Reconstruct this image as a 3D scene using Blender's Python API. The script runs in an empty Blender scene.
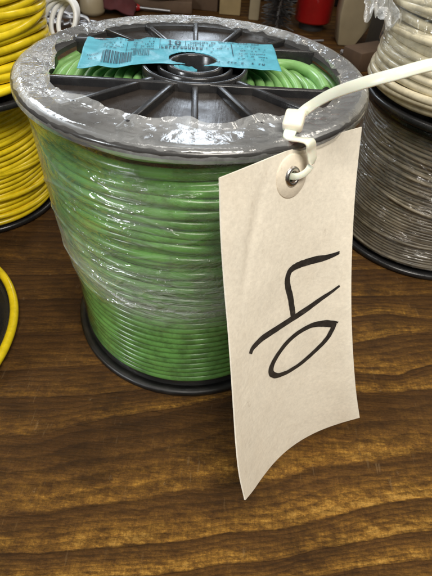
import bpy, bmesh, math, random
import numpy as np
from mathutils import Vector, Matrix, noise
random.seed(7)
S = 0.07                      # one modelling unit = the flange radius = 70 mm
scn = bpy.context.scene
C = scn.collection
R = math.radians

# ------------------------------------------------------------------ camera
cam_d = bpy.data.cameras.new('camera'); cam = bpy.data.objects.new('camera', cam_d); C.objects.link(cam)
scn.camera = cam
CP = Vector((0.2327, -2.5548, 2.9528)); pitch = 0.82095; roll = 0.08513
fw = Vector((0, math.cos(pitch), -math.sin(pitch))); rt = Vector((1, 0, 0)); up = rt.cross(fw)
r2 = rt*math.cos(roll) + up*math.sin(roll); u2 = -rt*math.sin(roll) + up*math.cos(roll)
m = Matrix((r2, u2, -fw)).transposed().to_4x4(); m.translation = CP*S
cam.matrix_world = m
cam_d.sensor_fit = 'VERTICAL'; cam_d.sensor_height = 24.0; cam_d.lens = 24.0*410.716/576.0
cam_d.clip_start = 0.005; cam_d.clip_end = 50
cam_d.dof.use_dof = True; cam_d.dof.focus_distance = 2.35*S; cam_d.dof.aperture_fstop = 26.0
scn.render.resolution_x = 768; scn.render.resolution_y = 1024

# ------------------------------------------------------------------ world and lamps (an indoor workshop)
w = bpy.data.worlds.new('World'); scn.world = w; w.use_nodes = True
wn = w.node_tree; bgd = wn.nodes['Background']
tc = wn.nodes.new('ShaderNodeTexCoord'); sp = wn.nodes.new('ShaderNodeSeparateXYZ'); cr = wn.nodes.new('ShaderNodeValToRGB')
wn.links.new(tc.outputs['Generated'], sp.inputs[0]); wn.links.new(sp.outputs['Z'], cr.inputs[0]); wn.links.new(cr.outputs[0], bgd.inputs[0])
cr.color_ramp.elements[0].position = 0.0; cr.color_ramp.elements[0].color = (.03, .024, .02, 1)
cr.color_ramp.elements[1].position = 0.9; cr.color_ramp.elements[1].color = (.24, .23, .215, 1)
bgd.inputs[1].default_value = 1.0

def lamp(name, loc, target, sx, sy, radiance, col):
    d = bpy.data.lights.new(name, 'AREA'); d.shape = 'RECTANGLE'; d.size = sx*S; d.size_y = sy*S
    d.energy = radiance*math.pi*sx*sy*S*S; d.color = col
    o = bpy.data.objects.new(name, d); C.objects.link(o); o.location = Vector(loc)*S
    o.rotation_euler = (Vector(target)-Vector(loc)).to_track_quat('-Z', 'Y').to_euler()
    return o
lamp('shop_light_key', (2.6, -5.6, 10.5), (0, 0, .8), 5, 3.4, 17.0, (1.0, .94, .85))
lamp('window_light_left', (-8.5, -7.0, 6.0), (0, 0, 1.2), 1.4, 2.6, 42.0, (.92, .97, 1.0))
lamp('window_light_back', (-.95, 11.5, 6.3), (0, 0, 2), 1.1, 4.6, 4.8, (.78, .88, 1.0))
lamp('window_light_side', (-6.5, 9.5, 8.0), (0, 0, 2), 3.2, 2.2, 11.0, (.84, .92, 1.0))
lamp('shop_light_back', (5.5, 7.0, 10.5), (0, 0, 2), 5, .8, 13.0, (1.0, .93, .82))
lamp('shop_light_overhead', (-1.0, 1.5, 13.0), (0, 0, 0), 8, .8, 9.0, (1.0, .97, .92))
scn.view_settings.view_transform = 'Standard'; scn.view_settings.look = 'None'
scn.view_settings.exposure = 0.38; scn.view_settings.gamma = 1.0

# ------------------------------------------------------------------ traced data (world units)
GRAIN = {
 -3: [(-1.736, -0.186), (2.405, 0.338)],
 -2: [(-1.575, -0.567), (1.518, -0.031), (1.849, 0.055), (2.31, 0.019)],
 -1: [(-1.427, -0.918), (1.465, -0.357), (1.954, -0.184), (2.27, -0.116)],
 0: [(-1.335, -1.136), (-0.84, -1.082), (-0.265, -0.967), (1.487, -0.642), (1.816, -0.649), (2.16, -0.486)],
 1: [(-1.214, -1.423), (-0.988, -1.396), (-0.826, -1.359), (-0.746, -1.314), (-0.546, -1.234), (-0.332, -1.183), (-0.003, -1.096), (0.408, -0.948), (1.782, -0.792), (2.086, -0.736)],
 2: [(-0.998, -1.933), (-0.656, -1.878), (-0.565, -1.842), (-0.398, -1.811), (-0.121, -1.759), (0.011, -1.712), (0.308, -1.663), (0.716, -1.586), (1.118, -1.452), (1.259, -1.42), (1.92, -1.293)],
 3: [(-0.919, -2.121), (-0.628, -2.095), (-0.437, -2.065), (-0.075, -2.012), (0.156, -1.979), (0.434, -1.904), (0.708, -1.877), (0.95, -1.825), (1.21, -1.74), (1.528, -1.655), (1.833, -1.587)],
 4: [(-0.857, -2.268), (-0.297, -2.206), (0.134, -2.141), (0.423, -2.07), (0.704, -2.045), (0.937, -1.97), (1.309, -1.889), (1.533, -1.833), (1.772, -1.792)],
 5: [(-0.801, -2.4), (0.294, -2.259), (1.042, -2.082), (1.284, -2.024), (1.723, -1.956)],
 6: [(-0.742, -2.542), (1.668, -2.141)],
}
TAG_T = [(0.212, -1.157, 2.078), (0.289, -1.076, 2.071), (0.368, -0.996, 2.067), (0.449, -0.918, 2.065), (0.532, -0.842, 2.064), (0.617, -0.769, 2.062), (0.703, -0.697, 2.06), (0.791, -0.627, 2.058), (0.88, -0.558, 2.055)]
TAG_B = [(0.51, -1.812, 0.365), (0.573, -1.715, 0.247), (0.643, -1.606, 0.169), (0.728, -1.492, 0.118), (0.831, -1.383, 0.083), (0.952, -1.286, 0.062), (1.086, -1.208, 0.062), (1.226, -1.156, 0.094), (1.358, -1.137, 0.178)]
TAG_L = [(0.212, -1.157, 2.078), (0.238, -1.248, 1.866), (0.272, -1.332, 1.652), (0.31, -1.414, 1.438), (0.345, -1.497, 1.224), (0.379, -1.582, 1.01), (0.413, -1.666, 0.797), (0.454, -1.745, 0.582), (0.51, -1.812, 0.365)]
TAG_R = [(0.88, -0.558, 2.055), (0.906, -0.66, 1.823), (0.945, -0.751, 1.59), (0.994, -0.833, 1.354), (1.052, -0.908, 1.118), (1.118, -0.975, 0.883), (1.191, -1.036, 0.647), (1.27, -1.09, 0.412), (1.358, -1.137, 0.178)]
INK_A = [(0.905, 0.305), (0.853, 0.305), (0.793, 0.303), (0.725, 0.297), (0.657, 0.293), (0.6, 0.291), (0.559, 0.292), (0.531, 0.297), (0.518, 0.309), (0.515, 0.325), (0.528, 0.351), (0.543, 0.373), (0.555, 0.401), (0.565, 0.424), (0.572, 0.444)]
INK_B = [(0.915, 0.409), (0.851, 0.419), (0.781, 0.427), (0.685, 0.439), (0.585, 0.447), (0.48, 0.451), (0.368, 0.452), (0.302, 0.452), (0.249, 0.456), (0.21, 0.461), (0.19, 0.472)]
INK_C = [(0.888, 0.537), (0.831, 0.521), (0.786, 0.512), (0.727, 0.504), (0.665, 0.503), (0.602, 0.507), (0.537, 0.517), (0.478, 0.531), (0.426, 0.547), (0.393, 0.564), (0.382, 0.582), (0.393, 0.597), (0.433, 0.615), (0.486, 0.626), (0.539, 0.632), (0.632, 0.63), (0.716, 0.616), (0.782, 0.597), (0.831, 0.577), (0.863, 0.553), (0.881, 0.533)]

# ------------------------------------------------------------------ materials
class NT:
    def __init__(s, name):
        s.m = bpy.data.materials.new(name); s.m.use_nodes = True; s.t = s.m.node_tree; s.t.nodes.clear()
        s.out = s.n('ShaderNodeOutputMaterial'); s.tc = s.n('ShaderNodeTexCoord')
    def n(s, typ, **k):
        a = s.t.nodes.new(typ)
        for q, v in k.items():
            if q.startswith('_'): setattr(a, q[1:], v)
            else: a.inputs[q.replace('__', ' ')].default_value = v
        return a
    def l(s, a, b): s.t.links.new(a, b)
    def mapv(s, scale, src=None):
        a = s.n('ShaderNodeMapping'); a.inputs['Scale'].default_value = [v/S for v in scale]
        s.l(src or s.tc.outputs['Object'], a.inputs[0]); return a.outputs[0]
    def noise(s, scale, detail=4, rough=.55, vec=None, dist=0.0):
        a = s.n('ShaderNodeTexNoise', Scale=1.0, Detail=detail, Roughness=rough, Distortion=dist)
        s.l(vec or s.mapv(scale if isinstance(scale, tuple) else (scale,)*3), a.inputs['Vector']); return a.outputs[0]
    def ramp(s, src, stops, interp='LINEAR'):
        a = s.n('ShaderNodeValToRGB'); a.color_ramp.interpolation = interp
        while len(a.color_ramp.elements) < len(stops): a.color_ramp.elements.new(.5)
        for e, (p_, c) in zip(a.color_ramp.elements, stops):
            e.position = p_; e.color = (c if isinstance(c, tuple) else (c, c, c))[:3]+(1,)
        s.l(src, a.inputs[0]); return a.outputs[0]
    def math(s, op, a, b=None, clamp=False):
        q = s.n('ShaderNodeMath', _operation=op, _use_clamp=clamp)
        for i, v in enumerate((a, b)):
            if v is None: continue
            if isinstance(v, (int, float)): q.inputs[i].default_value = v
            else: s.l(v, q.inputs[i])
        return q.outputs[0]
    def mix(s, f, a, b, mode='MIX'):
        q = s.n('ShaderNodeMix', _data_type='RGBA', _blend_type=mode)
        for i, v in ((0, f), (6, a), (7, b)):
            if isinstance(v, (int, float)): q.inputs[i].default_value = v
            elif isinstance(v, tuple): q.inputs[i].default_value = v[:3]+(1,)
            else: s.l(v, q.inputs[i])
        return q.outputs[2]
    def bump(s, h, strength=.3, dist=.01):
        b = s.n('ShaderNodeBump', Strength=strength, Distance=dist*S); s.l(h, b.inputs['Height']); return b.outputs[0]
    def bsdf(s, col=None, rough=.5, normal=None, **k):
        b = s.n('ShaderNodeBsdfPrincipled')
        for key, v in k.items(): b.inputs[key.replace('__', ' ')].default_value = v
        for nm, v in (('Base Color', col), ('Roughness', rough), ('Normal', normal)):
            if v is None: continue
            if isinstance(v, tuple): b.inputs[nm].default_value = v[:3]+(1,)
            elif isinstance(v, (int, float)): b.inputs[nm].default_value = v
            else: s.l(v, b.inputs[nm])
        return b.outputs[0]
    def done(s, sh): s.l(sh, s.out.inputs[0]); return s.m

def simple(name, col, rough=.4, var=.25, nscale=6, bumpy=.15, **k):
    t = NT(name)
    n = t.noise(nscale, 6, .6)
    dark = tuple(c*(1-var) for c in col); light = tuple(min(1, c*(1+var)) for c in col)
    colr = t.ramp(n, [(.3, dark), (.7, light)])
    n2 = t.noise(nscale*5, 5, .6)
    r = t.math('MULTIPLY_ADD', n2, .25); t.t.nodes[-1].inputs[2].default_value = max(.02, rough-.12)
    return t.done(t.bsdf(colr, r, t.bump(n2, bumpy, .01), **k))

def wood_mat():
    t = NT('worn_wood')
    at = t.n('ShaderNodeAttribute', _attribute_name='grain')
    j = t.noise((1.6, 5, 5), 8, .68)
    j2 = t.noise((5, 22, 22), 5, .6)
    k = t.math('ADD', at.outputs['Fac'], t.math('MULTIPLY', t.math('SUBTRACT', j, .5), .20))
    k = t.math('ADD', k, t.math('MULTIPLY', t.math('SUBTRACT', j2, .5), .10))
    f = t.math('FRACT', k)
    big = t.noise((.85, 1.5, 1), 4, .6)
    patch = t.ramp(big, [(.30, .35), (.50, .85), (.66, 1.1)])
    strength = t.ramp(f, [(0, .20), (.30, .34), (.55, .55), (.80, .85), (.945, .80), (.985, .30), (1.0, .20)])
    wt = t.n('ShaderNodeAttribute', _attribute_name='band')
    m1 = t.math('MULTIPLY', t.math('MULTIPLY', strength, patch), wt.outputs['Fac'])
    fib = t.noise((2.2, 60, 60), 5, .7)
    fine = t.noise((46, 80, 30), 10, .95)
    mott = t.noise((7, 16, 9), 10, .84)
    saw = t.noise((48, 5, 9), 6, .75)
    k2 = t.math('FRACT', t.math('ADD', t.math('MULTIPLY', at.outputs['Fac'], 5.3), t.math('MULTIPLY', t.noise((.9, 3, 3), 5, .6), 2.4)))
    thin = t.ramp(k2, [(0, .62), (.5, 1.0), (.86, 1.18), (.97, .7), (1.0, .62)])
    m1 = t.math('MULTIPLY', m1, t.ramp(mott, [(.38, .20), (.50, .85), (.62, 1.65)]), True)
    m1 = t.math('MULTIPLY', m1, t.ramp(saw, [(.34, .75), (.64, 1.2)]), True)
    col = t.ramp(m1, [(0, (.052, .0225, .0055)), (.20, (.098, .045, .0095)), (.45, (.175, .083, .0145)), (.75, (.30, .150, .024)), (1, (.43, .235, .050))])
    line = t.ramp(f, [(.95, 1.0), (.974, .68), (.985, .78), (1.0, .97)])
    col = t.mix(.85, col, line, 'MULTIPLY')
    col = t.mix(.8, col, thin, 'MULTIPLY')
    col = t.mix(.75, col, t.ramp(fib, [(.25, .55), (.65, 1.25)]), 'MULTIPLY')
    col = t.mix(.8, col, t.ramp(fine, [(.38, .35), (.60, 1.6)]), 'MULTIPLY')
    # scratches that cross the grain and small pale nicks
    wv = t.n('ShaderNodeTexNoise', Scale=1.0, Detail=3.0, Roughness=.6)
    mp_ = t.mapv((40, 5.0, 1)); mp_.node.inputs['Rotation'].default_value = (0, 0, .5); t.l(mp_, wv.inputs['Vector'])
    scr = t.ramp(wv.outputs[0], [(.62, 0.0), (.66, 1.0)])
    sm = t.math('MULTIPLY', scr, t.ramp(t.noise((2.5, 2.5, 1), 3), [(.50, 0.0), (.66, .16)]))
    col = t.mix(sm, col, (.42, .30, .16))
    vor = t.n('ShaderNodeTexVoronoi', Scale=1.0); t.l(t.mapv((5.5, 4.0, 1)), vor.inputs['Vector'])
    nick = t.math('MULTIPLY', t.ramp(vor.outputs['Distance'], [(.03, 1.0), (.08, 0.0)]), t.ramp(fine, [(.52, 0.0), (.6, .8)]))
    col = t.mix(nick, col, (.50, .40, .26))
    stain = t.ramp(t.noise((1.3, 1.9, 1), 6, .65), [(.36, .45), (.5, 1.0)])
    col = t.mix(.7, col, stain, 'MULTIPLY')
    rgh = t.ramp(mott, [(.3, .38), (.7, .66)])
    h = t.math('ADD', t.math('MULTIPLY', fib, .6), t.math('ADD', t.math('MULTIPLY', line, .5), t.math('MULTIPLY', fine, .5)))
    return t.done(t.bsdf(col, rgh, t.bump(h, .7, .02), Specular__IOR__Level=.2))

def wire_mat(name, col, rough=.3, var=.2, spec=.5, grime=.35):
    t = NT(name)
    n = t.noise(2.2, 5, .6); n2 = t.noise((3, 3, 30), 4, .6)
    dark = tuple(c*(1-var) for c in col); light = tuple(min(1, c*(1+var)) for c in col)
    c0 = t.ramp(n, [(.3, dark), (.7, light)])
    g = t.ramp(t.noise(9, 6, .7), [(.40, 1-grime), (.55, 1.0)])
    c0 = t.mix(1.0, c0, g, 'MULTIPLY')
    r = t.ramp(n2, [(.3, rough*.7), (.7, rough*1.4)])
    return t.done(t.bsdf(c0, r, t.bump(t.noise(8, 3), .05, .006), Specular__IOR__Level=spec))

def plastic_black(name, col=(.016, .016, .017), rough=.22):
    t = NT(name)
    dust = t.ramp(t.noise(5, 8, .7), [(.48, 0.0), (.75, .13)])
    c0 = t.mix(dust, col, (.16, .14, .12))
    r = t.ramp(t.noise(7, 7, .65), [(.3, rough), (.7, rough+.22)])
    sc = t.noise((60, 4, 4), 3, .6)
    return t.done(t.bsdf(c0, r, t.bump(t.math('ADD', t.noise(16, 5), t.math('MULTIPLY', sc, .4)), .14, .008), Specular__IOR__Level=.6))

def film_mat(name, milk=.16, gloss=.22, tint=(.95, .95, .94), crinkle=1.0, dirs=(5, 5, 14), wid=9.0, rough_=.07):
    t = NT(name)
    a = t.noise(dirs, 5, .55, dist=.7)
    rid = t.math('SUBTRACT', 1.0, t.math('MULTIPLY', t.math('ABSOLUTE', t.math('SUBTRACT', a, .5)), wid), True)
    b = t.noise(tuple(2.3*q for q in dirs), 5, .6, dist=.9)
    rid2 = t.math('SUBTRACT', 1.0, t.math('MULTIPLY', t.math('ABSOLUTE', t.math('SUBTRACT', b, .52)), wid*1.4), True)
    area = t.ramp(t.noise(1.7, 5, .65), [(.42, 0.0), (.62, 1.0)])
    h = t.math('ADD', t.math('MULTIPLY', rid, .7), t.math('MULTIPLY', t.math('MULTIPLY', rid2, area), .5))
    h = t.math('ADD', h, t.math('MULTIPLY', t.noise(2.5, 3), 2.0))
    nrm = t.bump(h, .42*crinkle, .03)
    cre = t.n('ShaderNodeAttribute', _attribute_name='crease'); t.l(t.math('MULTIPLY', cre.outputs['Fac'], .42*crinkle), nrm.node.inputs['Strength'])
    tr = t.n('ShaderNodeBsdfTransparent'); tr.inputs[0].default_value = tint+(1,)
    gl = t.n('ShaderNodeBsdfGlossy', Roughness=rough_); gl.inputs[0].default_value = (1, 1, 1, 1); t.l(nrm, gl.inputs['Normal'])
    df = t.n('ShaderNodeBsdfDiffuse'); df.inputs[0].default_value = (.80, .82, .82, 1); t.l(nrm, df.inputs['Normal'])
    lw = t.n('ShaderNodeLayerWeight', Blend=.5); fac_ = t.math('ADD', t.math('MULTIPLY', t.math('POWER', lw.outputs['Facing'], 4.0), .75), .065)
    fg = t.math('ADD', fac_, t.math('MULTIPLY', t.math('MULTIPLY', rid, cre.outputs['Fac']), gloss), True)
    att = t.n('ShaderNodeAttribute', _attribute_name='milk')
    streak = t.ramp(t.noise(tuple(.4*q for q in dirs), 3, .5, dist=.3), [(.35, .35), (.65, 1.0)])
    fd = t.math('MULTIPLY', t.math('ADD', t.math('MULTIPLY', streak, milk), t.math('MULTIPLY', t.math('MULTIPLY', rid2, area), milk*.5)), att.outputs['Fac'], True)
    m1 = t.n('ShaderNodeMixShader'); t.l(fd, m1.inputs[0]); t.l(tr.outputs[0], m1.inputs[1]); t.l(df.outputs[0], m1.inputs[2])
    m2 = t.n('ShaderNodeMixShader'); t.l(fg, m2.inputs[0]); t.l(m1.outputs[0], m2.inputs[1]); t.l(gl.outputs[0], m2.inputs[2])
    return t.done(m2.outputs[0])

def paper_mat(name, col=(.90, .84, .71)):
    t = NT(name)
    f = t.noise(45, 5, .7); g = t.noise(5, 6, .6)
    c0 = t.mix(.6, col, t.ramp(f, [(.3, .82), (.7, 1.1)]), 'MULTIPLY')
    c0 = t.mix(.5, c0, t.ramp(g, [(.3, .86), (.7, 1.05)]), 'MULTIPLY')
    d = t.ramp(t.noise((16, 16, 5), 6, .75), [(.60, 0.0), (.72, .30)])
    c0 = t.mix(d, c0, (.38, .30, .20))
    sm = t.ramp(t.noise((1.6, 1.6, .8), 7, .72), [(.50, 0.0), (.74, .25)])
    c0 = t.mix(sm, c0, (.60, .50, .36))
    cr_ = t.math('SUBTRACT', 1.0, t.math('MULTIPLY', t.math('ABSOLUTE', t.math('SUBTRACT', t.noise((1.3, 1.3, .9), 4, .6, dist=.6), .5)), 26.0), True)
    h = t.math('ADD', t.math('ADD', t.math('MULTIPLY', f, .5), g), t.math('MULTIPLY', cr_, .22))
    return t.done(t.bsdf(c0, .8, t.bump(h, .2, .02), Specular__IOR__Level=.25))

def nylon_mat():
    t = NT('nylon')
    n = t.noise(8, 5)
    c0 = t.ramp(n, [(.3, (.80, .76, .62)), (.7, (.88, .85, .72))])
    return t.done(t.bsdf(c0, .32, t.bump(t.noise(30, 3), .1, .006), Subsurface__Weight=.35, Subsurface__Scale=.06*S))

def ink_mat():
    t = NT('marker_ink')
    al = t.noise((26, 26, 26), 7, .8)
    return t.done(t.bsdf(t.ramp(al, [(.35, (.010, .009, .009)), (.60, (.035, .031, .028)), (.74, (.16, .14, .12))]), .5))

M = dict(
 wood=wood_mat(),
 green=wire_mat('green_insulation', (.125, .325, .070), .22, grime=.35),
 green_top=wire_mat('green_insulation_lit', (.23, .45, .15), .26, grime=.12),  # same green wire made paler: film glints put into the colour
 yellow=wire_mat('yellow_insulation', (.84, .64, .016), .22, grime=.15, var=.1),
 brown=wire_mat('brown_insulation', (.235, .205, .15), .26, var=.4),
 cream=wire_mat('cream_insulation', (.80, .72, .52), .18, grime=.2),
 black=plastic_black('black_plastic', rough=.16), base=plastic_black('black_base', (.006, .006, .006), .3),
 plate=plastic_black('smoked_black_plastic', (.026, .021, .018), .14),
 rim=plastic_black('rim_plastic', (.045, .044, .043), .14),
 film_top=film_mat('stretch_film', .26, .10, crinkle=.75, dirs=(4.5, 4.5, 4.5), wid=8.0, rough_=.10),
 film_side=film_mat('stretch_film_side', .30, .06, crinkle=1.45, dirs=(2.2, 2.2, 6), wid=9.0, rough_=.06),
 film_far=film_mat('stretch_film_far', .10, .07, crinkle=1.6, dirs=(2.2, 2.2, 5), wid=9.0, rough_=.06),
 paper=paper_mat('manila_card'), patch=paper_mat('manila_reinforcement', (.82, .74, .60)),
 nylon=nylon_mat(), ink=ink_mat(),
 steel=simple('nickel_eyelet', (.55, .53, .50), .28, .2, 20, .1, Metallic=1.0),
 label=simple('cyan_label_paper', (.085, .37, .48), .35, .18, 9, .2),
 print=simple('label_print', (.012, .05, .08), .5, .2, 20, .05),
 copper=simple('copper', (.75, .33, .16), .3, .2, 20, .1, Metallic=1.0),
 red=simple('red_enamel', (.34, .010, .010), .12, .25, 1.2, .05, Coat__Weight=.6),
 beige=simple('beige_paint', (.33, .27, .17), .45, .15, 1.5, .1),
 dark=simple('dark_grey_plastic', (.03, .027, .026), .45, .3, 2, .1),
 card=simple('brown_cardboard', (.10, .06, .034), .75, .2, 3, .2),
 pine=simple('pale_pine', (.34, .25, .12), .6, .2, 2, .2),
 iron=simple('dull_steel', (.42, .42, .43), .35, .25, 3, .1, Metallic=.9),
 cloth=simple('dark_red_cloth', (.055, .006, .006), .85, .3, 3, .3),
 white=simple('white_plastic', (.74, .76, .78), .35, .08, 3, .05),
 bristle=simple('black_bristle', (.02, .018, .016), .5, .3, 8, .1),
)

# ------------------------------------------------------------------ mesh helper
class MB:
    def __init__(s): s.v = []; s.f = []; s.att = None
    def add(s, vs, fs):
        o = len(s.v); s.v += [tuple(v) for v in vs]; s.f += [tuple(i+o for i in f) for f in fs]
    def lathe(s, prof, seg=96, c=(0, 0, 0), closed=True):
        n = len(prof); vs = []; fs = []
        for i in range(seg):
            a = 2*math.pi*i/seg
            for r, z in prof: vs.append((c[0]+r*math.cos(a), c[1]+r*math.sin(a), c[2]+z))
        for i in range(seg):
            j = (i+1) % seg
            for k in range(n if closed else n-1):
                l = (k+1) % n; fs.append((i*n+k, j*n+k, j*n+l, i*n+l))
        s.add(vs, fs)
    def tube(s, pts, r, sides=10, closed=False, rs=None):
        n = len(pts); P = [Vector(p) for p in pts]; vs = []; fs = []
        T0 = (P[1]-P[0]).normalized(); ref = Vector((0, 0, 1)) if abs(T0.z) < .9 else Vector((1, 0, 0))
        N = (ref-T0*ref.dot(T0)).normalized()
        for i in range(n):
            if closed: T = P[(i+1) % n]-P[i-1]
            else: T = P[min(i+1, n-1)]-P[max(i-1, 0)]
            T.normalize(); N = (N-T*N.dot(T)).normalized(); B = T.cross(N); rr = rs[i] if rs else r
            for k in range(sides):
                a = 2*math.pi*k/sides; vs.append(P[i]+(N*math.cos(a)+B*math.sin(a))*rr)
        for i in range(n if closed else n-1):
            j = (i+1) % n
            for k in range(sides):
                l = (k+1) % sides; fs.append((i*sides+k, j*sides+k, j*sides+l, i*sides+l))
        if not closed: fs += [tuple(range(sides)), tuple(reversed(range((n-1)*sides, n*sides)))]
        s.add(vs, fs)
    def box(s, c, h, rot=0, tilt=None):
        vs = []
        for dx in (-1, 1):
            for dy in (-1, 1):
                for dz in (-1, 1): vs.append(Vector((dx*h[0], dy*h[1], dz*h[2])))
        Mx = Matrix.Rotation(rot, 3, 'Z')
        if tilt: Mx = Mx @ Matrix.Rotation(tilt[0], 3, 'X') @ Matrix.Rotation(tilt[1], 3, 'Y')
        vs = [Mx @ v+Vector(c) for v in vs]
        s.add(vs, [(0, 1, 3, 2), (4, 6, 7, 5), (0, 4, 5, 1), (2, 3, 7, 6), (0, 2, 6, 4), (1, 5, 7, 3)])
    def prism(s, poly, z0, z1, xf=lambda x, y, z: (x, y, z)):
        n = len(poly)
        s.add([xf(x, y, z0) for x, y in poly]+[xf(x, y, z1) for x, y in poly],
              [tuple(reversed(range(n))), tuple(range(n, 2*n))]+[(i, (i+1) % n, n+(i+1) % n, n+i) for i in range(n)])
    def grid(s, fn, nu, nv, closed_u=False):
        vs = [fn(i/(nu if closed_u else nu-1), j/(nv-1)) for i in range(nu) for j in range(nv)]
        fs = []
        for i in range(nu if closed_u else nu-1):
            i2 = (i+1) % nu
            for j in range(nv-1): fs.append((i*nv+j, i2*nv+j, i2*nv+j+1, i*nv+j+1))
        s.add(vs, fs)
    def slab(s, fn, nu, nv, th, nfn):
        # a thin sheet with real thickness
        a = [Vector(fn(i/(nu-1), j/(nv-1))) for i in range(nu) for j in range(nv)]
        b = [p_+Vector(nfn(i))*th for i, p_ in enumerate(a)]
        N = nu*nv; q = lambda i, j: i*nv+j; fs = []
        for i in range(nu-1):
            for j in range(nv-1):
                fs.append((q(i, j), q(i+1, j), q(i+1, j+1), q(i, j+1))); fs.append((N+q(i, j), N+q(i, j+1), N+q(i+1, j+1), N+q(i+1, j)))
        for i in range(nu-1):
            fs.append((q(i, 0), N+q(i, 0), N+q(i+1, 0), q(i+1, 0))); fs.append((q(i, nv-1), q(i+1, nv-1), N+q(i+1, nv-1), N+q(i, nv-1)))
        for j in range(nv-1):
            fs.append((q(0, j), q(0, j+1), N+q(0, j+1), N+q(0, j))); fs.append((q(nu-1, j), N+q(nu-1, j), N+q(nu-1, j+1), q(nu-1, j+1)))
        s.add(a+b, fs)
    def build(s, name, mat, parent=None, bevel=0, smooth=True, attrs=None, autosm=62):
        me = bpy.data.meshes.new(name); me.from_pydata([tuple(c*S for c in v) for v in s.v], [], s.f)
        bm = bmesh.new(); bm.from_mesh(me)
        bmesh.ops.recalc_face_normals(bm, faces=bm.faces)
        if bevel:
            es = [e for e in bm.edges if len(e.link_faces) == 2 and e.calc_face_angle(0) > R(35)]
            bmesh.ops.bevel(bm, geom=es, offset=bevel*S, segments=2, affect='EDGES', profile=.5)
        for f in bm.faces: f.smooth = smooth
        for e in bm.edges:
            if len(e.link_faces) == 2 and e.calc_face_angle(0) > R(autosm): e.smooth = False
        bm.to_mesh(me); bm.free(); me.materials.append(mat)
        if attrs:
            for k, vals in attrs.items():
                a = me.attributes.new(k, 'FLOAT', 'POINT'); a.data.foreach_set('value', vals)
        o = bpy.data.objects.new(name, me); C.objects.link(o)
        if parent: o.parent = parent
        return o
def thing(name, label, cat, loc=(0, 0, 0), group=None):
    o = bpy.data.objects.new(name, None); C.objects.link(o); o.location = Vector(loc)*S; o.empty_display_size = .01
    o['label'] = label; o['category'] = cat
    if group: o['group'] = group
    return o
def tag(o, label, cat, group=None, loc=None):
    o['label'] = label; o['category'] = cat
    if group: o['group'] = group
    if loc: o.location = Vector(loc)*S
    return o
nz = lambda x, y=0, z=0: noise.noise(Vector((x, y, z)))
def crom(pts, n=8):
    P = [Vector(p_) for p_ in pts]; P = [P[0]*2-P[1]]+P+[P[-1]*2-P[-2]]; out = []
    for i in range(1, len(P)-2):
        for k in range(n):
            t = k/n; a, b, c, d = P[i-1:i+3]
            out.append(.5*((2*b)+(c-a)*t+(2*a-5*b+4*c-d)*t*t+(3*b-a-3*c+d)*t**3))
    out.append(P[-2]); return out

# ------------------------------------------------------------------ the workbench top
def bench():
    xs = sorted(set([round(v, 3) for v in list(np.arange(-12, -3, .3))+list(np.arange(-3, 3, .03))+list(np.arange(3, 12.01, .3))]))
    ys = sorted(set([round(v, 3) for v in list(np.arange(-6, -3, .3))+list(np.arange(-3, 1.5, .03))+list(np.arange(1.5, 17.01, .15))]))
    X = np.array(xs); Y = np.array(ys); keys = sorted(GRAIN)
    def ext(pts):
        a = np.array(pts); sl = .13
        xx = np.r_[-13, a[:, 0], 13]; yy = np.r_[a[0, 1]+sl*(-13-a[0, 0])*.6, a[:, 1], a[-1, 1]+sl*(13-a[-1, 0])*.6]
        v = np.interp(X, xx, yy); ker = np.ones(7)/7
        return np.convolve(np.pad(v, 3, mode='edge'), ker, 'valid')
    L = {k: ext(GRAIN[k]) for k in keys}
    for k in range(keys[0]-1, -60, -1):
        L[k] = L[k+1]+.30+.06*np.sin(X*.35+k*1.7)+.10*np.sin(k*2.9)
    for k in range(keys[-1]+1, 40): L[k] = L[k-1]-.22-.05*np.sin(X*.5+k*2.1)
    ks = np.array(sorted(L)); A = np.array([L[k] for k in ks])     # decreasing with k
    A = np.minimum.accumulate(A-1e-4*np.arange(len(ks))[:, None], axis=0)
    vs = []; vals = []; bw = []
    for i, x in enumerate(X):
        g = np.interp(Y, A[::-1, i], ks[::-1].astype(float))
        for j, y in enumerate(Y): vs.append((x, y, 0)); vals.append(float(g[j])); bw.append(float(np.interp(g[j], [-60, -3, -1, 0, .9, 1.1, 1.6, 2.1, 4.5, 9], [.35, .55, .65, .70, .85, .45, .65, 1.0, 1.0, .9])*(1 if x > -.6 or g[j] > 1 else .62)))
    b = MB(); n = len(Y)
    fs = [(i*n+j, (i+1)*n+j, (i+1)*n+j+1, i*n+j+1) for i in range(len(X)-1) for j in range(n-1)]
    b.add(vs, fs)
    # board edges and underside
    e = [(-12, -6), (X[-1], -6), (X[-1], Y[-1]), (-12, Y[-1])]
    o = len(b.v); b.v += [(x, y, 0) for x, y in e]+[(x, y, -.6) for x, y in e]; vals += [0.0]*8; bw += [.5]*8
    b.f += [(o+i, o+(i+1) % 4, o+4+(i+1) % 4, o+4+i) for i in range(4)]+[(o+7, o+6, o+5, o+4)]
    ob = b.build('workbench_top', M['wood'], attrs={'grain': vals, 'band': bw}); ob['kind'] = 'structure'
bench()

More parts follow.
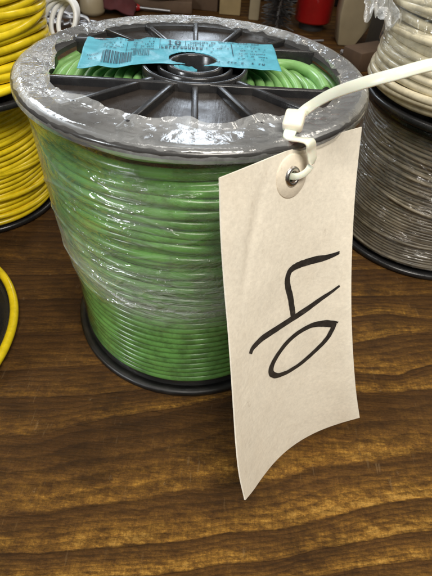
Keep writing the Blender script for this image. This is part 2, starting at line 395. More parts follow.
# ------------------------------------------------------------------ spool parts
def disc_profile(r, z0, z1, ri=.16):
    e = .018; return [(ri, z0), (r-e, z0), (r, z0+e), (r, z1-e), (r-e, z1), (r-.05, z1), (r-.07, z1-.012), (ri, z1-.012)]
def coil(b, rfun, z0, z1, od, seg=120, sides=12, seed=0, wob=.006, tilt=.25):
    turns = (z1-z0)/(od*1.015); n = int(turns*seg); pts = []
    for i in range(n+1):
        a = 2*math.pi*i/seg; t = i/n; z = z0+(z1-z0)*t
        rr = rfun(z)+wob*nz(math.cos(a)*1.6+seed, math.sin(a)*1.6, z*9+seed)
        dz = tilt*od*nz(math.cos(a)*1.2+seed+9, math.sin(a)*1.2, z*2.5+seed)
        pts.append((rr*math.cos(a), rr*math.sin(a), z+dz))
    b.tube(pts, od/2, sides)

H = 2.0851
root = thing('wire_spool', 'large black spool of green insulated wire in clear film, with a cyan label on top', 'wire spool')
def rot4(x, y, a=R(4)): return (x*math.cos(a)-y*math.sin(a), x*math.sin(a)+y*math.cos(a))
def top_flange():
    b = MB()
    # rolled outer rim
    zt = H
    b.lathe([(.845, zt-.055), (.845, zt-.03), (.90, zt-.022), (.935, zt-.004), (.955, zt), (.985, zt-.003), (.998, zt-.012), (1.0, zt-.022), (.998, zt-.040), (.98, zt-.050), (.93, zt-.052), (.90, zt-.055)], 160)
    return b.build('flange_rim', M['rim'], root)
top_flange()
def top_plate():
    b = MB(); y0, y1, ro = -.25, .385, .86
    for yy, sgn in ((y0, -1), (y1, 1)):
        yy = abs(yy); t0 = math.asin(yy/ro); nt = 80; vs = []; fs = []
        for i in range(nt+1):
            th = t0+(math.pi-2*t0)*i/nt; ri = yy/math.sin(th)
            for r_ in (ri, ro):
                x, y = r_*math.cos(th), sgn*r_*math.sin(th); x, y = rot4(x, y)
                vs += [(x, y, H-.05), (x, y, H-.085)]
        for i in range(nt):
            a = 4*i; c = a+4
            fs += [(a, a+2, c+2, c), (a+1, c+1, c+3, a+3), (a, c, c+1, a+1), (a+2, a+3, c+3, c+2)]
        b.add(vs, fs)
    o = b.build('flange_plate', M['plate'], root, smooth=False)
    b = MB()
    # hub rings
    cy = .03
    for ri, rr, zt in ((.135, .165, H+.0), (.20, .222, H-.008), (.285, .31, H-.002)):
        b.lathe([(ri, H-.16 if ri < .2 else H-.07), (ri, zt-.006), (ri+.006, zt), (rr-.006, zt), (rr, zt-.006), (rr, H-.07)], 72, (0, cy, 0))
    b.lathe([(.16, H-.09), (.16, H-.052), (.30, H-.052), (.30, H-.09)], 72, (0, cy, 0))
    b.build('hub_ring', M['black'], root)
    b = MB()
    def bar(p, q, w, z0, z1):
        p = Vector(p); q = Vector(q); d = (q-p); L = d.length; d.normalize(); c = (p+q)/2
        b.box((c.x, c.y, (z0+z1)/2), (L/2, w, (z1-z0)/2), math.atan2(d.y, d.x))
    for deg in (-133, -108, -84.5, -60, -36, 139, 119, 95, 73, 50):
        a = R(deg); r1 = .86
        r0 = .31
        bar((r0*math.cos(a), r0*math.sin(a)+cy), (r1*math.cos(a), r1*math.sin(a)), .017, H-.055, H-.012)
        # thin raised flank each side, as moulded ribs have
    for yy in (y0, y1):
        xe = math.sqrt(.86**2-yy*yy)
        bar(rot4(-xe, yy), rot4(xe, yy), .018, H-.14, H-.008)
    bar(rot4(-.845, -.02), rot4(-.845, .16), .012, H-.12, H-.02)
    b.build('rib', M['black'], root, bevel=.006)
top_plate()
b = MB(); b.lathe([(.16, 0), (.98, 0), (1.0, .012), (1.0, .045), (.985, .058), (.95, .058), (.93, .04), (.16, .04)], 160)
b.build('bottom_flange', M['base'], root)
b = MB(); b.lathe([(.27, .04), (.27, H-.09), (.135, H-.09), (.135, .04)], 72); b.build('core', M['black'], root)

def green_r(z):
    return np.interp(z, [0, .2, .6, 1.0, 1.5, 1.8, 2.0], [.905, .896, .886, .890, .898, .893, .87])
b = MB(); od = .0585
coil(b, lambda z: float(green_r(z)), .052+od/2, H-.13, od, seed=3, wob=.010, tilt=.35)
# an unfinished outer layer whose turns cross each other near the top
for i in range(15):
    z = .98+i*.061; ph = random.random()*6; tl = random.uniform(.008, .03); pts = []
    for k in range(130):
        a = 2*math.pi*k/130
        rr = float(green_r(z))+.022+.014*nz(math.cos(a)*1.5+i*3, math.sin(a)*1.5, 4)
        pts.append((rr*math.cos(a), rr*math.sin(a), min(H-.17, z+tl*math.sin(a+ph)+.02*nz(math.cos(a)*2, math.sin(a)*2, i*5))))
    b.tube(pts, .0595/2, 12, closed=True)
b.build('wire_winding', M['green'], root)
b = MB()
for i in range(10):
    r0 = .335+i*.058; pts = []
    for k in range(110):
        a = 2*math.pi*k/110
        rr = r0+.018*nz(math.cos(a)*1.3+i*7, math.sin(a)*1.3, 2)
        pts.append((rr*math.cos(a), rr*math.sin(a), H-.108+.018*nz(math.cos(a)*2+i*5, math.sin(a)*2, 8)))
    b.tube(pts, .0285, 12, closed=True)
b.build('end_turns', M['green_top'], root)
# loose end lying in the right hand opening
b = MB(); pts = crom([(.33, .33, H-.10), (.46, .36, H-.085), (.60, .345, H-.075), (.70, .25, H-.07), (.755, .12, H-.07), (.775, -.03, H-.075)], 10)
b.tube(pts, .034, 14)
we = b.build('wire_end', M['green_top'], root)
b = MB(); d = (pts[-1]-pts[-2]).normalized(); b.tube([pts[-1]-d*.02, pts[-1]+d*.004], .026, 12); b.build('cut_tip', M['dark'], we)

# stretch film: over the rim and hugging the winding
def film():
    b = MB(); nu, nv = 900, 34; vals = []
    def rin(a):
        base = .80 + .05*nz(math.cos(a)*2.3, math.sin(a)*2.3, 1)
        base += .035*abs(math.sin(a*11+2*nz(math.cos(a)*3, math.sin(a)*3, 5)))*(1 if math.sin(a) > 0 else .2)
        if math.sin(a) < -.55: base -= .085*min(1, (-math.sin(a)-.55)*5)*(1+.9*nz(a*3.5, 0, 3))
        base += .03*max(0, math.cos(a-R(-5)))**8
        return base
    def fn(u, v):
        a = 2*math.pi*u; ca, sa = math.cos(a), math.sin(a); ri = rin(a)
        if v < .62:
            t = v/.62; r = ri+(.955-ri)*t
            z = H-.02+.03*t
            amp = .012*(1-t)+.003
            amp *= 1 if sa > -.2 or ca < -.75 else .45
            z += amp*abs(nz(ca*9*r/.8, sa*9*r/.8, 3))*1.8+.5*amp*nz(ca*26*r, sa*26*r, 7)
            z += .022*max(0, 1-t*6)*(1+1.2*nz(ca*7, sa*7, 2))
        else:
            t = (v-.62)/.38; an = math.pi/2*(1-t)*1.0
            r = .957+.047*math.sin(math.pi/2*t); z = H+.008-.060*t*t
            r += .003*nz(ca*22, sa*22, t*3)
        return (r*ca, r*sa, z)
    b.grid(fn, nu, nv, True)
    for i in range(nu):
        for j in range(nv): vals.append(1.0 if j/(nv-1) < .60 else 1.1)
    b.build('top_film', M['film_top'], root, attrs={'milk': vals, 'crease': [(1.0 if math.sin(2*math.pi*i/nu) > -.2 or math.cos(2*math.pi*i/nu) < -.75 else .22) for i in range(nu) for j in range(nv)]}, autosm=180)
    b = MB(); nu, nv = 720, 260; vals = []
    cv_ = []
    def zlow(a): return .075
    RG = [(1.25, .22, -2.9), (1.55, .30, -2.6), (1.05, -.16, -2.4), (1.72, -.25, -2.0), (1.38, .12, -1.9), (.92, .10, -2.0), (1.6, .2, -1.4), (1.2, .2, 1.0), (1.5, -.3, 2.0)]
    def ridge(a, z):
        s_ = 0
        a = (a+math.pi) % (2*math.pi)-math.pi
        for z0, sl, a0 in RG:
            da = a-a0
            if abs(da) < .75: s_ += math.exp(-((z-z0-sl*da-.03*math.sin(da*7))/.010)**2)*(1-(da/.75)**2)
        return s_
    def fs_(u, v):
        a = 2*math.pi*u; ca, sa = math.cos(a), math.sin(a)
        z = (H-.047)+(zlow(a)-(H-.047))*v
        rr = float(green_r(z))+.040+.026*min(1, max(0, (z-.7)/.35))
        k = max(0, 1-(H-.047-z)/.26); rr = rr*(1-k**2.2)+1.006*k**2.2
        # pulled folds running down and round
        fold = nz(ca*7+z*1.2, sa*7-z*1.2, z*1.6)
        rr += .008*max(-.5, fold)*(1-k)*min(1, z/.9)+.003*abs(nz(ca*10, sa*10, z*5))*min(1, z)
        rr += .007*ridge(a, z)
        return (rr*ca, rr*sa, z)
    b.grid(fs_, nu, nv, True)
    for i in range(nu):
        for j in range(nv):
            v = j/(nv-1); z = (H-.047)*(1-v)+.075*v; a = 2*math.pi*i/nu
            zc = 1.02+.14*nz(math.cos(a)*2, math.sin(a)*2, 3); band = math.exp(-((z-zc)/(.30 if z > zc else .17))**2)
            top = math.exp(-((z-1.72)/.16)**2)*max(0, .5+1.2*nz(math.cos(a)*2.5, math.sin(a)*2.5, 8))
            vals.append(.05+1.35*band+.75*top+.35*ridge(a, z))
            cv_.append(.15+.85*min(1, max(0, (z-.62)/.35)))
    b.build('side_film', M['film_side'], root, attrs={'milk': vals, 'crease': cv_}, autosm=180)
film()

# cyan label across the hub
LC = [Vector(c) for c in ((-.715, .335), (.465, .475), (.505, .005), (-.635, -.175))]
HC = Vector((-.02, .085))
def lab(u, v, dz=0):
    vb = v*(1-.12*math.sin(math.pi*min(1, max(0, u)))*1.0)
    p_ = (LC[0]*(1-u)+LC[1]*u)*(1-vb)+(LC[3]*(1-u)+LC[2]*u)*vb
    x, y = p_; e = ((x-HC.x)/.150)**2+((y-HC.y)/.115)**2
    z = H+.004+.008*nz(x*5, y*5, 1)+.004*nz(x*14, y*14, 4)
    # edges droop into the openings
    if x < -.35: z -= .012*abs(math.sin((x+.35)*18))
    return (x, y, z+dz)
b = MB(); NU, NV = 150, 60
b.grid(lambda u, v: lab(u, v), NU, NV)
def keep(f):
    c = sum((Vector(b.v[i]) for i in f), Vector())/4
    e = ((c.x-HC.x)/.145)**2+((c.y-HC.y)/.11)**2
    return not e < .96
b.f = [f for f in b.f if keep(f)]
NF = 24
b.grid(lambda u, v: (HC.x-.128+.150*u, HC.y+.102*(2*v-1)*math.sqrt(max(.02, 1-((-.128+.150*u)/.140)**2)), H-.035-.05*u+.012*nz(u*6, v*6, 3)), NF, NF)
lb = b.build('label', M['label'], root, autosm=180)
sol = lb.modifiers.new('thickness', 'SOLIDIFY'); sol.thickness = .003*S
pr = MB()
def mark(u0, v0, u1, v1, dz=.0045):
    n = max(1, int((u1-u0)/.02)); m_ = max(1, int((v1-v0)/.08))
    vs = [lab(u0+(u1-u0)*i/n, v0+(v1-v0)*j/m_, dz) for i in range(n+1) for j in range(m_+1)]
    pr.add(vs, [(i*(m_+1)+j, (i+1)*(m_+1)+j, (i+1)*(m_+1)+j+1, i*(m_+1)+j+1) for i in range(n) for j in range(m_)])
rr = random.Random(4)
def scribble(u0, u1, v, h, dens=.8, cw=.008):
    u = u0
    while u < u1:
        if rr.random() < dens:
            a = rr.random()
            mark(u, v, u+cw*.30, v+h)
            if a < .6: mark(u+cw*.3, v, u+cw*.8, v+h*.28)
            if a > .3: mark(u+cw*.3, v+h*.72, u+cw*.8, v+h)
            if a > .7: mark(u+cw*.65, v, u+cw*.9, v+h)
        u += cw*1.25
u = .105                                   # bar codes
while u < .25:
    wv = rr.choice((.002, .003, .005, .007)); mark(u, .56+.0*u, u+wv, .90); u += wv+rr.choice((.002, .003, .005))
u = .255
while u < .335:
    wv = rr.choice((.002, .003)); mark(u, .50, u+wv, .72); u += wv+rr.choice((.003, .005))
scribble(.06, .40, .045, .035, .85, .007)
for v in (.16, .24, .33, .42): scribble(.09, .20, v, .035, .5, .007); scribble(.24, .36, v, .04, .55, .008)
mark(.215, .12, .2175, .52); mark(.385, .06, .388, .42); mark(.22, .47, .385, .476); mark(.388, .30, .56, .306); mark(.52, .06, .5225, .28)
scribble(.395, .60, .33, .10, .95, .016); scribble(.40, .62, .48, .045, .6, .009) if False else None
scribble(.535, .68, .08, .07, .9, .010); scribble(.535, .66, .20, .06, .8, .010)
scribble(.70, .92, .05, .05, .9, .012)
mark(.765, .14, .769, .62)
for v in (.22, .34, .46): scribble(.63, .75, v, .035, .35, .009)
for v in (.20, .29, .39, .49, .58, .67): scribble(.79, .95, v, .03, .45, .008)
scribble(.68, .93, .83, .05, .6, .014); scribble(.02, .09, .62, .03, .5, .008); scribble(.02, .09, .72, .03, .5, .008)
# the figure 10
mark(.436, .085, .444, .285); mark(.430, .110, .436, .135); mark(.428, .265, .452, .285)
n0 = 28; vs = []
for i in range(n0):
    a = 2*math.pi*i/n0
    for kx, ky in ((.0075, .062), (.0165, .105)): vs.append(lab(.481+kx*math.cos(a), .185-ky*math.sin(a), .006))
pr.add(vs, [(2*i, 2*i+1, 2*((i+1) % n0)+1, 2*((i+1) % n0)) for i in range(n0)])
pr.build('printing', M['print'], lb, autosm=180)

# ------------------------------------------------------------------ the paper tag
def pl(P, u):
    P = P if isinstance(P, np.ndarray) else np.array(P); x = max(0, min(1, u))*(len(P)-1); i = min(int(x), len(P)-2); f = x-i
    p0, p1 = P[i], P[i+1]; a = P[i-1] if i > 0 else 2*p0-p1; d = P[i+2] if i < len(P)-2 else 2*p1-p0
    return .5*(2*p0+(p1-a)*f+(2*a-5*p0+4*p1-d)*f*f+(3*p0-a-3*p1+d)*f**3)
TT, TB, TL, TR = map(np.array, (TAG_T, TAG_B, TAG_L, TAG_R))
TN = Vector((.627, -.685, .371)).normalized()
def tagp(u, v):
    p_ = (1-v)*pl(TT, u)+v*pl(TB, u)+(1-u)*pl(TL, v)+u*pl(TR, v)-((1-u)*(1-v)*TT[0]+u*(1-v)*TT[-1]+(1-u)*v*TB[0]+u*v*TB[-1])
    w_ = 4*u*(1-u)*4*v*(1-v)
    q = Vector(p_)+TN*((.010*nz(u*2.5, v*4, 2)+.004*nz(u*6, v*11, 5))*w_)
    # a soft diagonal crease beside the hole
    dd = (u-.12)-(.35-v)*.55
    if v < .34: q -= TN*.010*math.exp(-(dd/.035)**2)*math.sin(math.pi*v/.34)
    return q
def tagn(u, v):
    e = .01; a = tagp(min(1, u+e), v)-tagp(max(0, u-e), v); c = tagp(u, min(1, v+e))-tagp(u, max(0, v-e))
    n_ = a.cross(c).normalized()
    return n_ if n_.dot(TN) > 0 else -n_
tg = thing('price_tag', 'manila paper tag with handwritten black 40 hanging from the rim of the green spool', 'paper tag')
HU, HV = .489, .058
HPOS = tagp(HU, HV)
eu = (tagp(HU+.05, HV)-HPOS).normalized(); en = tagn(HU, HV); ev = en.cross(eu).normalized()
if ev.z > 0: ev = -ev
b = MB(); nu, nv = 60, 110
ns = {}
def nf(i): return -tagn((i//nv)/(nu-1), (i % nv)/(nv-1))
b.slab(lambda u, v: tagp(u, v), nu, nv, .008, nf)
def far(f):
    c = sum((Vector(b.v[i]) for i in f), Vector())/len(f); return (c-HPOS).length > .026
b.f = [f for f in b.f if far(f)]
b.build('card', M['paper'], tg, autosm=50)
def ring_on(b, prof, seg=48, ov=1.0):
    n = len(prof); vs = []; fs = []
    for i in range(seg):
        a = 2*math.pi*i/seg
        for r_, h in prof: vs.append(HPOS+eu*(r_*math.cos(a))+ev*(r_*math.sin(a)*ov)+en*h)
    for i in range(seg):
        j = (i+1) % seg
        for k in range(n): fs.append((i*n+k, j*n+k, j*n+(k+1) % n, i*n+(k+1) % n))
    b.add(vs, fs)
b = MB(); ring_on(b, [(.034, -.001), (.034, .006), (.096, .0065), (.101, .001), (.101, -.001)]); b.build('reinforcement_patch', M['patch'], tg)
b = MB(); ring_on(b, [(.024, -.02), (.024, .008), (.028, .015), (.036, .018), (.044, .014), (.047, .006), (.040, .004), (.030, -.02)]); b.build('eyelet', M['steel'], tg)
# handwriting
def stroke(b, pts, wf, dz, seed):
    P = crom([(u_, v_, 0) for u_, v_ in pts], 6); N = len(P); Wd = .93; Ln = 2.0
    W3 = [Vector((p_.x*Wd, p_.y*Ln, 0)) for p_ in P]; L = []; 
    for i in range(N):
        T = W3[min(i+1, N-1)]-W3[max(i-1, 0)]; T.normalize(); Nn = Vector((-T.y, T.x, 0)); t = i/(N-1)
        row = []
        for k in range(-3, 4):
            wd = wf(t)*(k/3)*(1+.10*nz(t*40, k*.7 if abs(k) == 3 else 0, seed))
            q = W3[i]+Nn*wd; u_, v_ = q.x/Wd, q.y/Ln; row.append(tagp(u_, v_)+TN*dz)
        L.append(row)
    o = [p_ for row in L for p_ in row]
    b.add(o, [(i*7+k, (i+1)*7+k, (i+1)*7+k+1, i*7+k+1) for i in range(N-1) for k in range(6)])
b = MB()
stroke(b, INK_A, lambda t: .009+.012*min(1, t*5)*(1-.30*t), .0035, 1)
stroke(b, INK_B, lambda t: .008+.012*min(1, t*3)*(1-.25*max(0, t-.7)*3), .0042, 2)
stroke(b, INK_C, lambda t: .016+.007*math.exp(-((t-.05)/.08)**2)+.004*math.exp(-((t-.47)/.10)**2), .0049, 3)
stroke(b, [(.905, .533), (.87, .525), (.83, .514), (.79, .507)], lambda t: .006, .0056, 4)
b.build('handwriting', M['ink'], tg, autosm=180)

# ------------------------------------------------------------------ cable tie
def ribbon(b, pts, wid, th, wdir):
    n = len(pts); vs = []; fs = []
    for i in range(n):
        T = (pts[min(i+1, n-1)]-pts[max(i-1, 0)]).normalized(); t = i/(n-1)
        Wv = wdir(t); Wv = (Wv-T*Wv.dot(T)).normalized(); Nn = T.cross(Wv); w_ = wid(t) if callable(wid) else wid
        e = th*.35
        for a, c in ((-1, -.5), (-.85, -1), (.85, -1), (1, -.5), (1, .5), (.85, 1), (-.85, 1), (-1, .5)):
            vs.append(pts[i]+Wv*(w_/2*a)+Nn*(th/2*c))
    for i in range(n-1):
        for k in range(8): fs.append((i*8+k, (i+1)*8+k, (i+1)*8+(k+1) % 8, i*8+(k+1) % 8))
    fs += [tuple(range(8)), tuple(reversed(range((n-1)*8, n*8)))]; b.add(vs, fs)
ct = thing('cable_tie', 'cream nylon cable tie threaded through the eyelet of the paper tag', 'cable tie')
HEAD = Vector((.517, -.735, 2.14))
cv = (CP-HEAD).normalized()
b = MB()
hx = Vector((.93, -.28, .1)).normalized(); hn = (Vector((.1, -.50, .86))); hn = (hn-hx*hn.dot(hx)).normalized(); hy = hn.cross(hx)
for (a0, a1), (b0, b1), (c0, c1) in (((-.045, .045), (-.048, .042), (-.027, .027)),):
    vs = [HEAD+hx*x_+hy*y_+hn*z_ for x_ in (a0, a1) for y_ in (b0, b1) for z_ in (c0, c1)]
    b.add(vs, [(0, 1, 3, 2), (4, 6, 7, 5), (0, 4, 5, 1), (2, 3, 7, 6), (0, 2, 6, 4), (1, 5, 7, 3)])
b.build('head', M['nylon'], ct, bevel=.012)
b = MB()
tail = crom([HEAD+Vector((0, .02, -.01)), (.575, -.70, 2.185), (.643, -.757, 2.27), (.725, -.852, 2.355), (.82, -.905, 2.415), (.952, -.888, 2.455), (1.113, -.829, 2.46), (1.35, -.70, 2.44)], 8)
ribbon(b, tail, lambda t: .048-.006*t, .012, lambda t: Vector((.05, .25, 1)).lerp(Vector((.0, .75, .8)), min(1, t*1.2)))
b.build('tail', M['nylon'], ct)
b = MB()
front = HPOS+en*.03
loop = crom([HEAD-hy*.02-hn*.012, HEAD-hy*.085-hn*.010, tagp(.515, 0)+TN*.050+Vector((0, 0, .030)), tagp(.548, .010)+TN*.056, tagp(.562, .032)+TN*.054, tagp(.548, .050)+TN*.046, HPOS+eu*.026+en*.026, HPOS+en*.0, HPOS-en*.04-ev*.01, HPOS-en*.055-ev*.09, HEAD-hy*.075-hn*.055, HEAD-hn*.03], 8)
def lw_(t):
    a = hx.lerp(eu, min(1, t*6)); k = min(1, max(0, (t-.30)/.16)); return a.lerp(ev*-1, k) if t < .62 else (ev*-1).lerp(eu, min(1, (t-.62)*6))
ribbon(b, loop, lambda t: .054 if t < .34 else max(.030, .054-.3*(t-.34)), .012, lw_)
b.build('strap', M['nylon'], ct)

# ------------------------------------------------------------------ the neighbouring spools
def spool(label, loc, Rf, Rw, hh, od, mat, seed, name='wire_spool', film_=None, group='spools of wire standing round the green one', wob=.02, tilt=.4, loose=0, waist=0, txt=False):
    t = thing(name, label, 'wire spool', loc, group)
    b = MB(); b.lathe([(.16, 0), (Rf-.02, 0), (Rf, .014), (Rf, .05), (Rf-.015, .062), (Rf-.05, .062), (Rf-.07, .045), (.16, .045)], 128); b.build('bottom_flange', M['black'], t)
    if hh:
        b = MB(); z = hh; b.lathe([(.16, z-.055), (Rf-.02, z-.062), (Rf, z-.05), (Rf, z-.014), (Rf-.015, z), (Rf-.05, z), (Rf-.07, z-.015), (.16, z-.015)], 128); b.build('top_flange', M['black'], t)
    b = MB(); b.lathe([(.26, .045), (.26, hh-.06), (.16, hh-.06), (.16, .045)], 48); b.build('core', M['black'], t)
    b = MB(); rf_ = lambda z: Rw-od/2-waist*math.sin(math.pi*z/hh)+.012*nz(z*3, seed)
    coil(b, rf_, .062+od/2, hh-.07-od/2, od, seed=seed, wob=wob, tilt=tilt, sides=12, seg=100)
    rg = random.Random(seed)
    for i in range(loose):
        z = rg.uniform(.15, hh-.2); ph = rg.random()*6; tl = rg.uniform(.02, .09); pts = []
        for k in range(100):
            a = 2*math.pi*k/100
            pts.append(((Rw-.01+.02*nz(math.cos(a)+i*3, math.sin(a), 4))*math.cos(a), (Rw-.01+.02*nz(math.cos(a)+i*3, math.sin(a), 4))*math.sin(a), min(hh-.1, max(.1, z+tl*math.sin(a+ph)))))
        b.tube(pts, od/2*.98, 12, closed=True)
    b.build('wire_winding', M[mat], t)
    if film_:
        z0, z1, rr_ = film_; b = MB(); nu, nv = 360, 40
        def fn(u, v):
            a = 2*math.pi*u; ca, sa = math.cos(a), math.sin(a); z = z0+(z1-z0)*v
            r_ = rf_(z)+od/2+rr_+.014*nz(ca*6+seed, sa*6, z*2)+.008*nz(ca*18, sa*18, z*8)
            return (r_*ca, r_*sa, z)
        b.grid(fn, nu, nv, True); b.build('stretch_film', M['film_far'], t, attrs={'milk': [.8]*(nu*nv), 'crease': [1.0]*(nu*nv)}, autosm=180)
    return t
spool('yellow wire spool at the left, standing on the bench under another yellow spool', (-2.53, 1.41, 0), .81, .785, 1.31, .052, 'yellow', 11, loose=6, wob=.015)
sp2 = spool('yellow wire spool stacked on top of another yellow one at the left edge', (-2.24, 1.36, 1.312), .80, .80, 1.5, .066, 'yellow', 23, loose=9, tilt=.7, wob=.03)
spool('spool of thin brown grey wire in clear film, under the cream wire spool', (2.49, 1.52, 0), .97, .91, 1.46, .031, 'brown', 31, film_=(.1, 1.38, .012), loose=14, wob=.012, tilt=.5)
sp4 = spool('spool of cream white wire in clear film stacked on top of the brown wire spool', (2.44, 1.50, 1.462), .96, .945, 1.6, .066, 'cream', 47, film_=(.40, 1.5, .012), loose=9, wob=.02, tilt=.7)
sp3 = spool('yellow wire spool with one slack outer loop, beside the base of the green spool', (-2.52, -.75, 0), 1.05, .92, 1.2, .075, 'yellow', 53, loose=2)
b = MB(); pts = []
for k in range(140):
    a = 2*math.pi*k/140; rr_ = 1.085+.012*nz(math.cos(a), math.sin(a), 3)
    pts.append((rr_*math.cos(a), rr_*math.sin(a), .085+.02*nz(math.cos(a)*2, math.sin(a)*2, 1)))
b.tube(pts, .036, 12, closed=True); b.build('slack_loop', M['yellow'], sp3)
# loose pale ends on the upper yellow spool and a loose film tail on the cream one
b = MB()
for i in range(4):
    pts = [(.74+.20*math.cos(a)*(1-.16*i)+.03*i, .50+.10*math.sin(a)+.03*i, .42+.17*math.sin(a)*(1-.1*i)+.05*math.cos(a)) for a in [2*math.pi*k/48 for k in range(48)]]
    b.tube(pts, .022, 10, closed=True)
b.build('cable_tail', M['white'], sp2)
b = MB()
b.grid(lambda u, v: (-.97-.30*u+.05*nz(u*5, v*5, 1), -.35+.35*v+.12*nz(u*4, v*4, 7), .62+.40*u*v+.16*nz(u*5, v*6, 3)+.10*u), 50, 50)
b.build('film_tail', M['film_top'], sp4, attrs={'milk': [1.2]*2500, 'crease': [1.0]*2500}, autosm=180)

# ------------------------------------------------------------------ clutter at the back of the bench
t = thing('canister', 'glossy dark red metal canister standing behind the green spool', 'canister', (2.03, 9.3, 0))
b = MB(); b.lathe([(0.001, .16), (.42, .16), (.45, .20), (.45, 2.9), (.42, 3.0), (.001, 3.0)], 64, closed=False); b.build('body', M['red'], t)
b = MB(); b.lathe([(0.001, 0), (.30, 0), (.30, .15), (.001, .16)], 48, closed=False); b.build('foot', M['dark'], t)
b = MB(); b.lathe([(.001, 3.0), (.2, 3.0), (.2, 3.3), (.001, 3.3)], 32, closed=False); b.build('cap', M['dark'], t)
def pushed(poly, y0, y1, loc, name, mat, label, cat, bevel=.02):
    b = MB(); b.prism(poly, y0, y1, lambda x, y, z: (x, z, y)); o = b.build(name, mat, bevel=bevel); return tag(o, label, cat, None, loc)
pushed([(-.32, 0), (.05, 0), (.30, .45), (.62, 1.2), (.85, 3.0), (-.38, 3.0), (-.42, .6)], -.3, .3, (2.86, 8.4, 0), 'bracket', M['beige'], 'beige painted metal bracket narrowing to its foot, right of the red canister', 'bracket')
b = MB(); b.box((0, 0, .9), (.9, .7, .9), R(14)); b.box((0, 0, 1.83), (.94, .74, .06), R(14)); tag(b.build('tool_case', M['dark'], bevel=.03), 'black plastic tool case standing behind the cream wire spool', 'tool case', None, (4.1, 7.4, 0))
b = MB(); b.box((0, 0, .18), (.5, .25, .18), R(35)); tag(b.build('cardboard_box', M['card'], bevel=.015), 'small flat brown cardboard box lying by the foot of the black case', 'box', None, (2.95, 6.9, 0))
# round brush
t = thing('brush', 'round black bristle brush standing left of the red canister', 'brush', (1.16, 8.9, 0))
b = MB(); rg = random.Random(5)
for i in range(900):
    z = rg.uniform(.1, 2.2); a = rg.uniform(0, 6.28); l = rg.uniform(.28, .42); dz = rg.uniform(-.1, .1)
    c_ = Vector((0, 0, z)); e_ = Vector((l*math.cos(a), l*math.sin(a), z+dz)); b.tube([c_, (c_+e_)/2+Vector((0, 0, .02)), e_], .009, 3)
b.build('bristles', M['bristle'], t)
b = MB(); b.tube([(0, 0, 0), (0, 0, 3)], .05, 12); b.build('handle', M['iron'], t)
b = MB(); b.box((0, 0, 1.5), (.13, .1, 1.5)); tag(b.build('pipe', M['beige'], bevel=.03), 'thin cream upright post between the pine board and the brush', 'post', None, (.60, 9.6, 0))
b = MB(); b.box((0, 0, 1.5), (.27, .09, 1.5)); tag(b.build('board', M['pine'], bevel=.02), 'pale pine board standing upright behind the green spool', 'board', None, (-.02, 9.9, 0))
b = MB(); b.box((0, 0, .9), (.42, .35, .9), R(-8)); tag(b.build('cardboard_carton', M['card'], bevel=.015), 'tall brown cardboard carton left of the pale pine board', 'carton', None, (-.72, 10.4, 0))
# pot on a wooden block
b = MB(); b.box((0, 0, .13), (1.0, .5, .13), R(4)); tag(b.build('wood_block', M['card'], bevel=.02), 'brown wooden block under the steel pot', 'block', None, (-2.0, 10.0, 0))
t = thing('pot', 'dull steel pot standing on the brown wooden block', 'pot', (-1.85, 10.0, .262))
b = MB(); b.lathe([(.001, 0), (.45, 0), (.66, .08), (.74, .25), (.76, 1.0), (.79, 1.02), (.79, 1.05), (.72, 1.05), (.72, .28), (.62, .12), (.001, .06)], 72, closed=False); b.build('body', M['iron'], t)
b = MB(); b.tube(crom([(.75, 0, .85), (.95, 0, .9), (1.0, 0, .7), (.75, 0, .6)], 6), .03, 8); b.build('handle', M['dark'], t)
# red cloth, funnel, chain, white tub
b = MB(); b.grid(lambda u, v: ((u-.5)*1.3, (v-.5)*.9, .0+.55*math.exp(-((u-.5)**2+(v-.5)**2)*6)*(1+.6*nz(u*5, v*5))), 40, 30)
o = b.build('rag', M['cloth'], autosm=180); sm_ = o.modifiers.new('thickness', 'SOLIDIFY'); sm_.thickness = .03*S; tag(o, 'crumpled dark red rag left of the wooden block', 'rag', None, (-2.95, 9.3, .03))
t = thing('funnel', 'beige upright scoop behind the left rim of the green spool', 'scoop', (-3.30, 8.9, 0))
b = MB(); b.lathe([(.001, 0), (.24, 0), (.30, .1), (.26, .35), (.09, .7), (.06, 1.4), (.001, 1.4)], 40, closed=False); b.build('body', M['beige'], t)
t = thing('chain', 'dull steel chain heaped behind the left rim of the green spool', 'chain', (-3.85, 7.75, 0)); b = MB()
for i in range(7):
    c_ = Vector((.20*i-.4, .08*math.sin(i*2), .16+.05*math.cos(i*1.7))); al = (i % 2)*R(80); pts = []
    for k in range(20):
        a = 2*math.pi*k/20; v_ = Vector((.21*math.cos(a), .12*math.sin(a), 0)); v_ = Matrix.Rotation(al, 3, 'X') @ v_; pts.append(c_+v_)
    b.tube(pts, .04, 8, closed=True)
b.build('links', M['iron'], t)
# more odds and ends along the back of the bench
t = thing('cable_coil', 'coil of thick black cable lying behind the dark red rag', 'cable', (-2.6, 10.3, 0)); b = MB()
for i in range(6):
    b.tube([((.55+.03*nz(i, k*.3))*math.cos(2*math.pi*k/60), (.42+.03*nz(i+9, k*.3))*math.sin(2*math.pi*k/60), .07+.11*i+.03*nz(k*.2, i)) for k in range(60)], .06, 10, closed=True)
b.build('cable', M['black'], t)
t = thing('screwdriver', 'screwdriver with a red handle lying in front of the black cable coil', 'screwdriver', (-2.3, 9.35, .1))
b = MB(); b.tube([(-.55, 0, 0), (-.5, 0, 0), (-.2, .02, 0), (.0, .03, 0), (.06, .03, 0)], .1, 8, rs=[.05, .09, .1, .08, .05]); b.build('handle', M['red'], t)
b = MB(); b.tube([(.05, .03, 0), (.6, .07, -.02), (.8, .08, -.03)], .03, 8); b.build('shaft', M['iron'], t)
t = thing('tin', 'small bright steel tin without a lid between the scoop and the rag', 'tin', (-3.35, 10.2, 0))
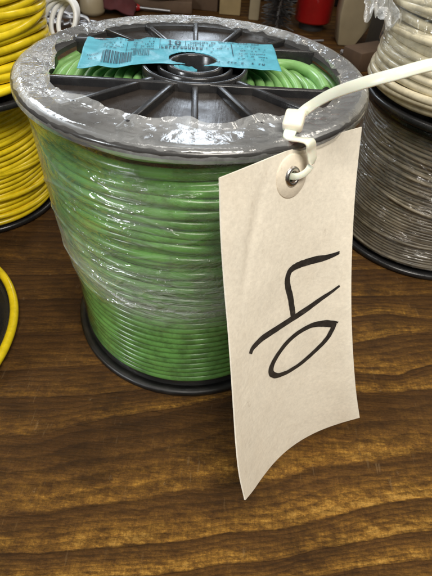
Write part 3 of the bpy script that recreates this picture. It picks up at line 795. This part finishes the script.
b = MB(); b.lathe([(.001, 0), (.30, 0), (.32, .02), (.30, .04), (.30, .76), (.32, .78), (.32, .80), (.28, .80), (.28, .05), (.001, .05)], 48, closed=False); b.build('body', M['iron'], t)
t = thing('tape_roll', 'roll of black tape lying flat between the brush and the green spool', 'tape', (.55, 7.9, 0))
b = MB(); b.lathe([(.18, 0), (.36, 0), (.37, .01), (.37, .24), (.36, .25), (.18, .25)], 64); b.build('tape', M['black'], t)
b = MB(); b.lathe([(.165, .005), (.18, .005), (.18, .245), (.165, .245)], 48); b.build('cardboard_core', M['card'], t)
for i, (x, y, a, L_) in enumerate(((1.75, 8.0, 20, .30), (2.55, 7.45, -35, .26), (1.95, 7.6, 80, .22))):
    t = thing('bolt', ('long dull steel bolt lying nearest the red canister', 'steel bolt lying in front of the beige bracket', 'short steel bolt lying between the other two bolts')[i], 'bolt', (x, y, .05), 'bolts lying behind the green spool'); t.rotation_euler[2] = R(a)
    b = MB(); b.tube([(0, 0, 0), (L_, 0, 0), (L_*1.6, 0, 0)], .028, 10); b.build('shank', M['iron'], t)
    b = MB(); b.tube([(-.05, 0, 0), (.0, 0, 0)], .055, 6); b.build('bolt_head', M['iron'], t, smooth=False)
t = thing('tub', 'small white plastic tub behind the steel chain', 'tub', (-4.25, 8.9, 0))
b = MB(); b.lathe([(.001, 0), (.48, 0), (.52, .03), (.60, .95), (.63, .97), (.63, 1.0), (.56, 1.0), (.50, .06), (.001, .05)], 60, closed=False); b.build('body', M['white'], t)
b = MB(); b.lathe([(.001, 0), (.33, 0), (.36, .04), (.36, 1.1), (.2, 1.25), (.001, 1.25)], 48, closed=False); tag(b.build('bottle', M['cloth']), 'dark red bottle between the upper yellow spool and the white tub', 'bottle', None, (-5.05, 8.8, 0))
b = MB(); b.box((0, 0, 1.1), (6.5, .3, 1.1)); b.box((0, 0, 2.24), (6.54, .34, .04)); b.box((0, -.32, 1.0), (5.9, .02, .05)); tag(b.build('backdrop', M['dark'], bevel=.04), 'long black box added in place of the dark at the back of the bench', 'backdrop', None, (-2.2, 11.9, 0))  # plain box added to stand in for the dark behind the clutter
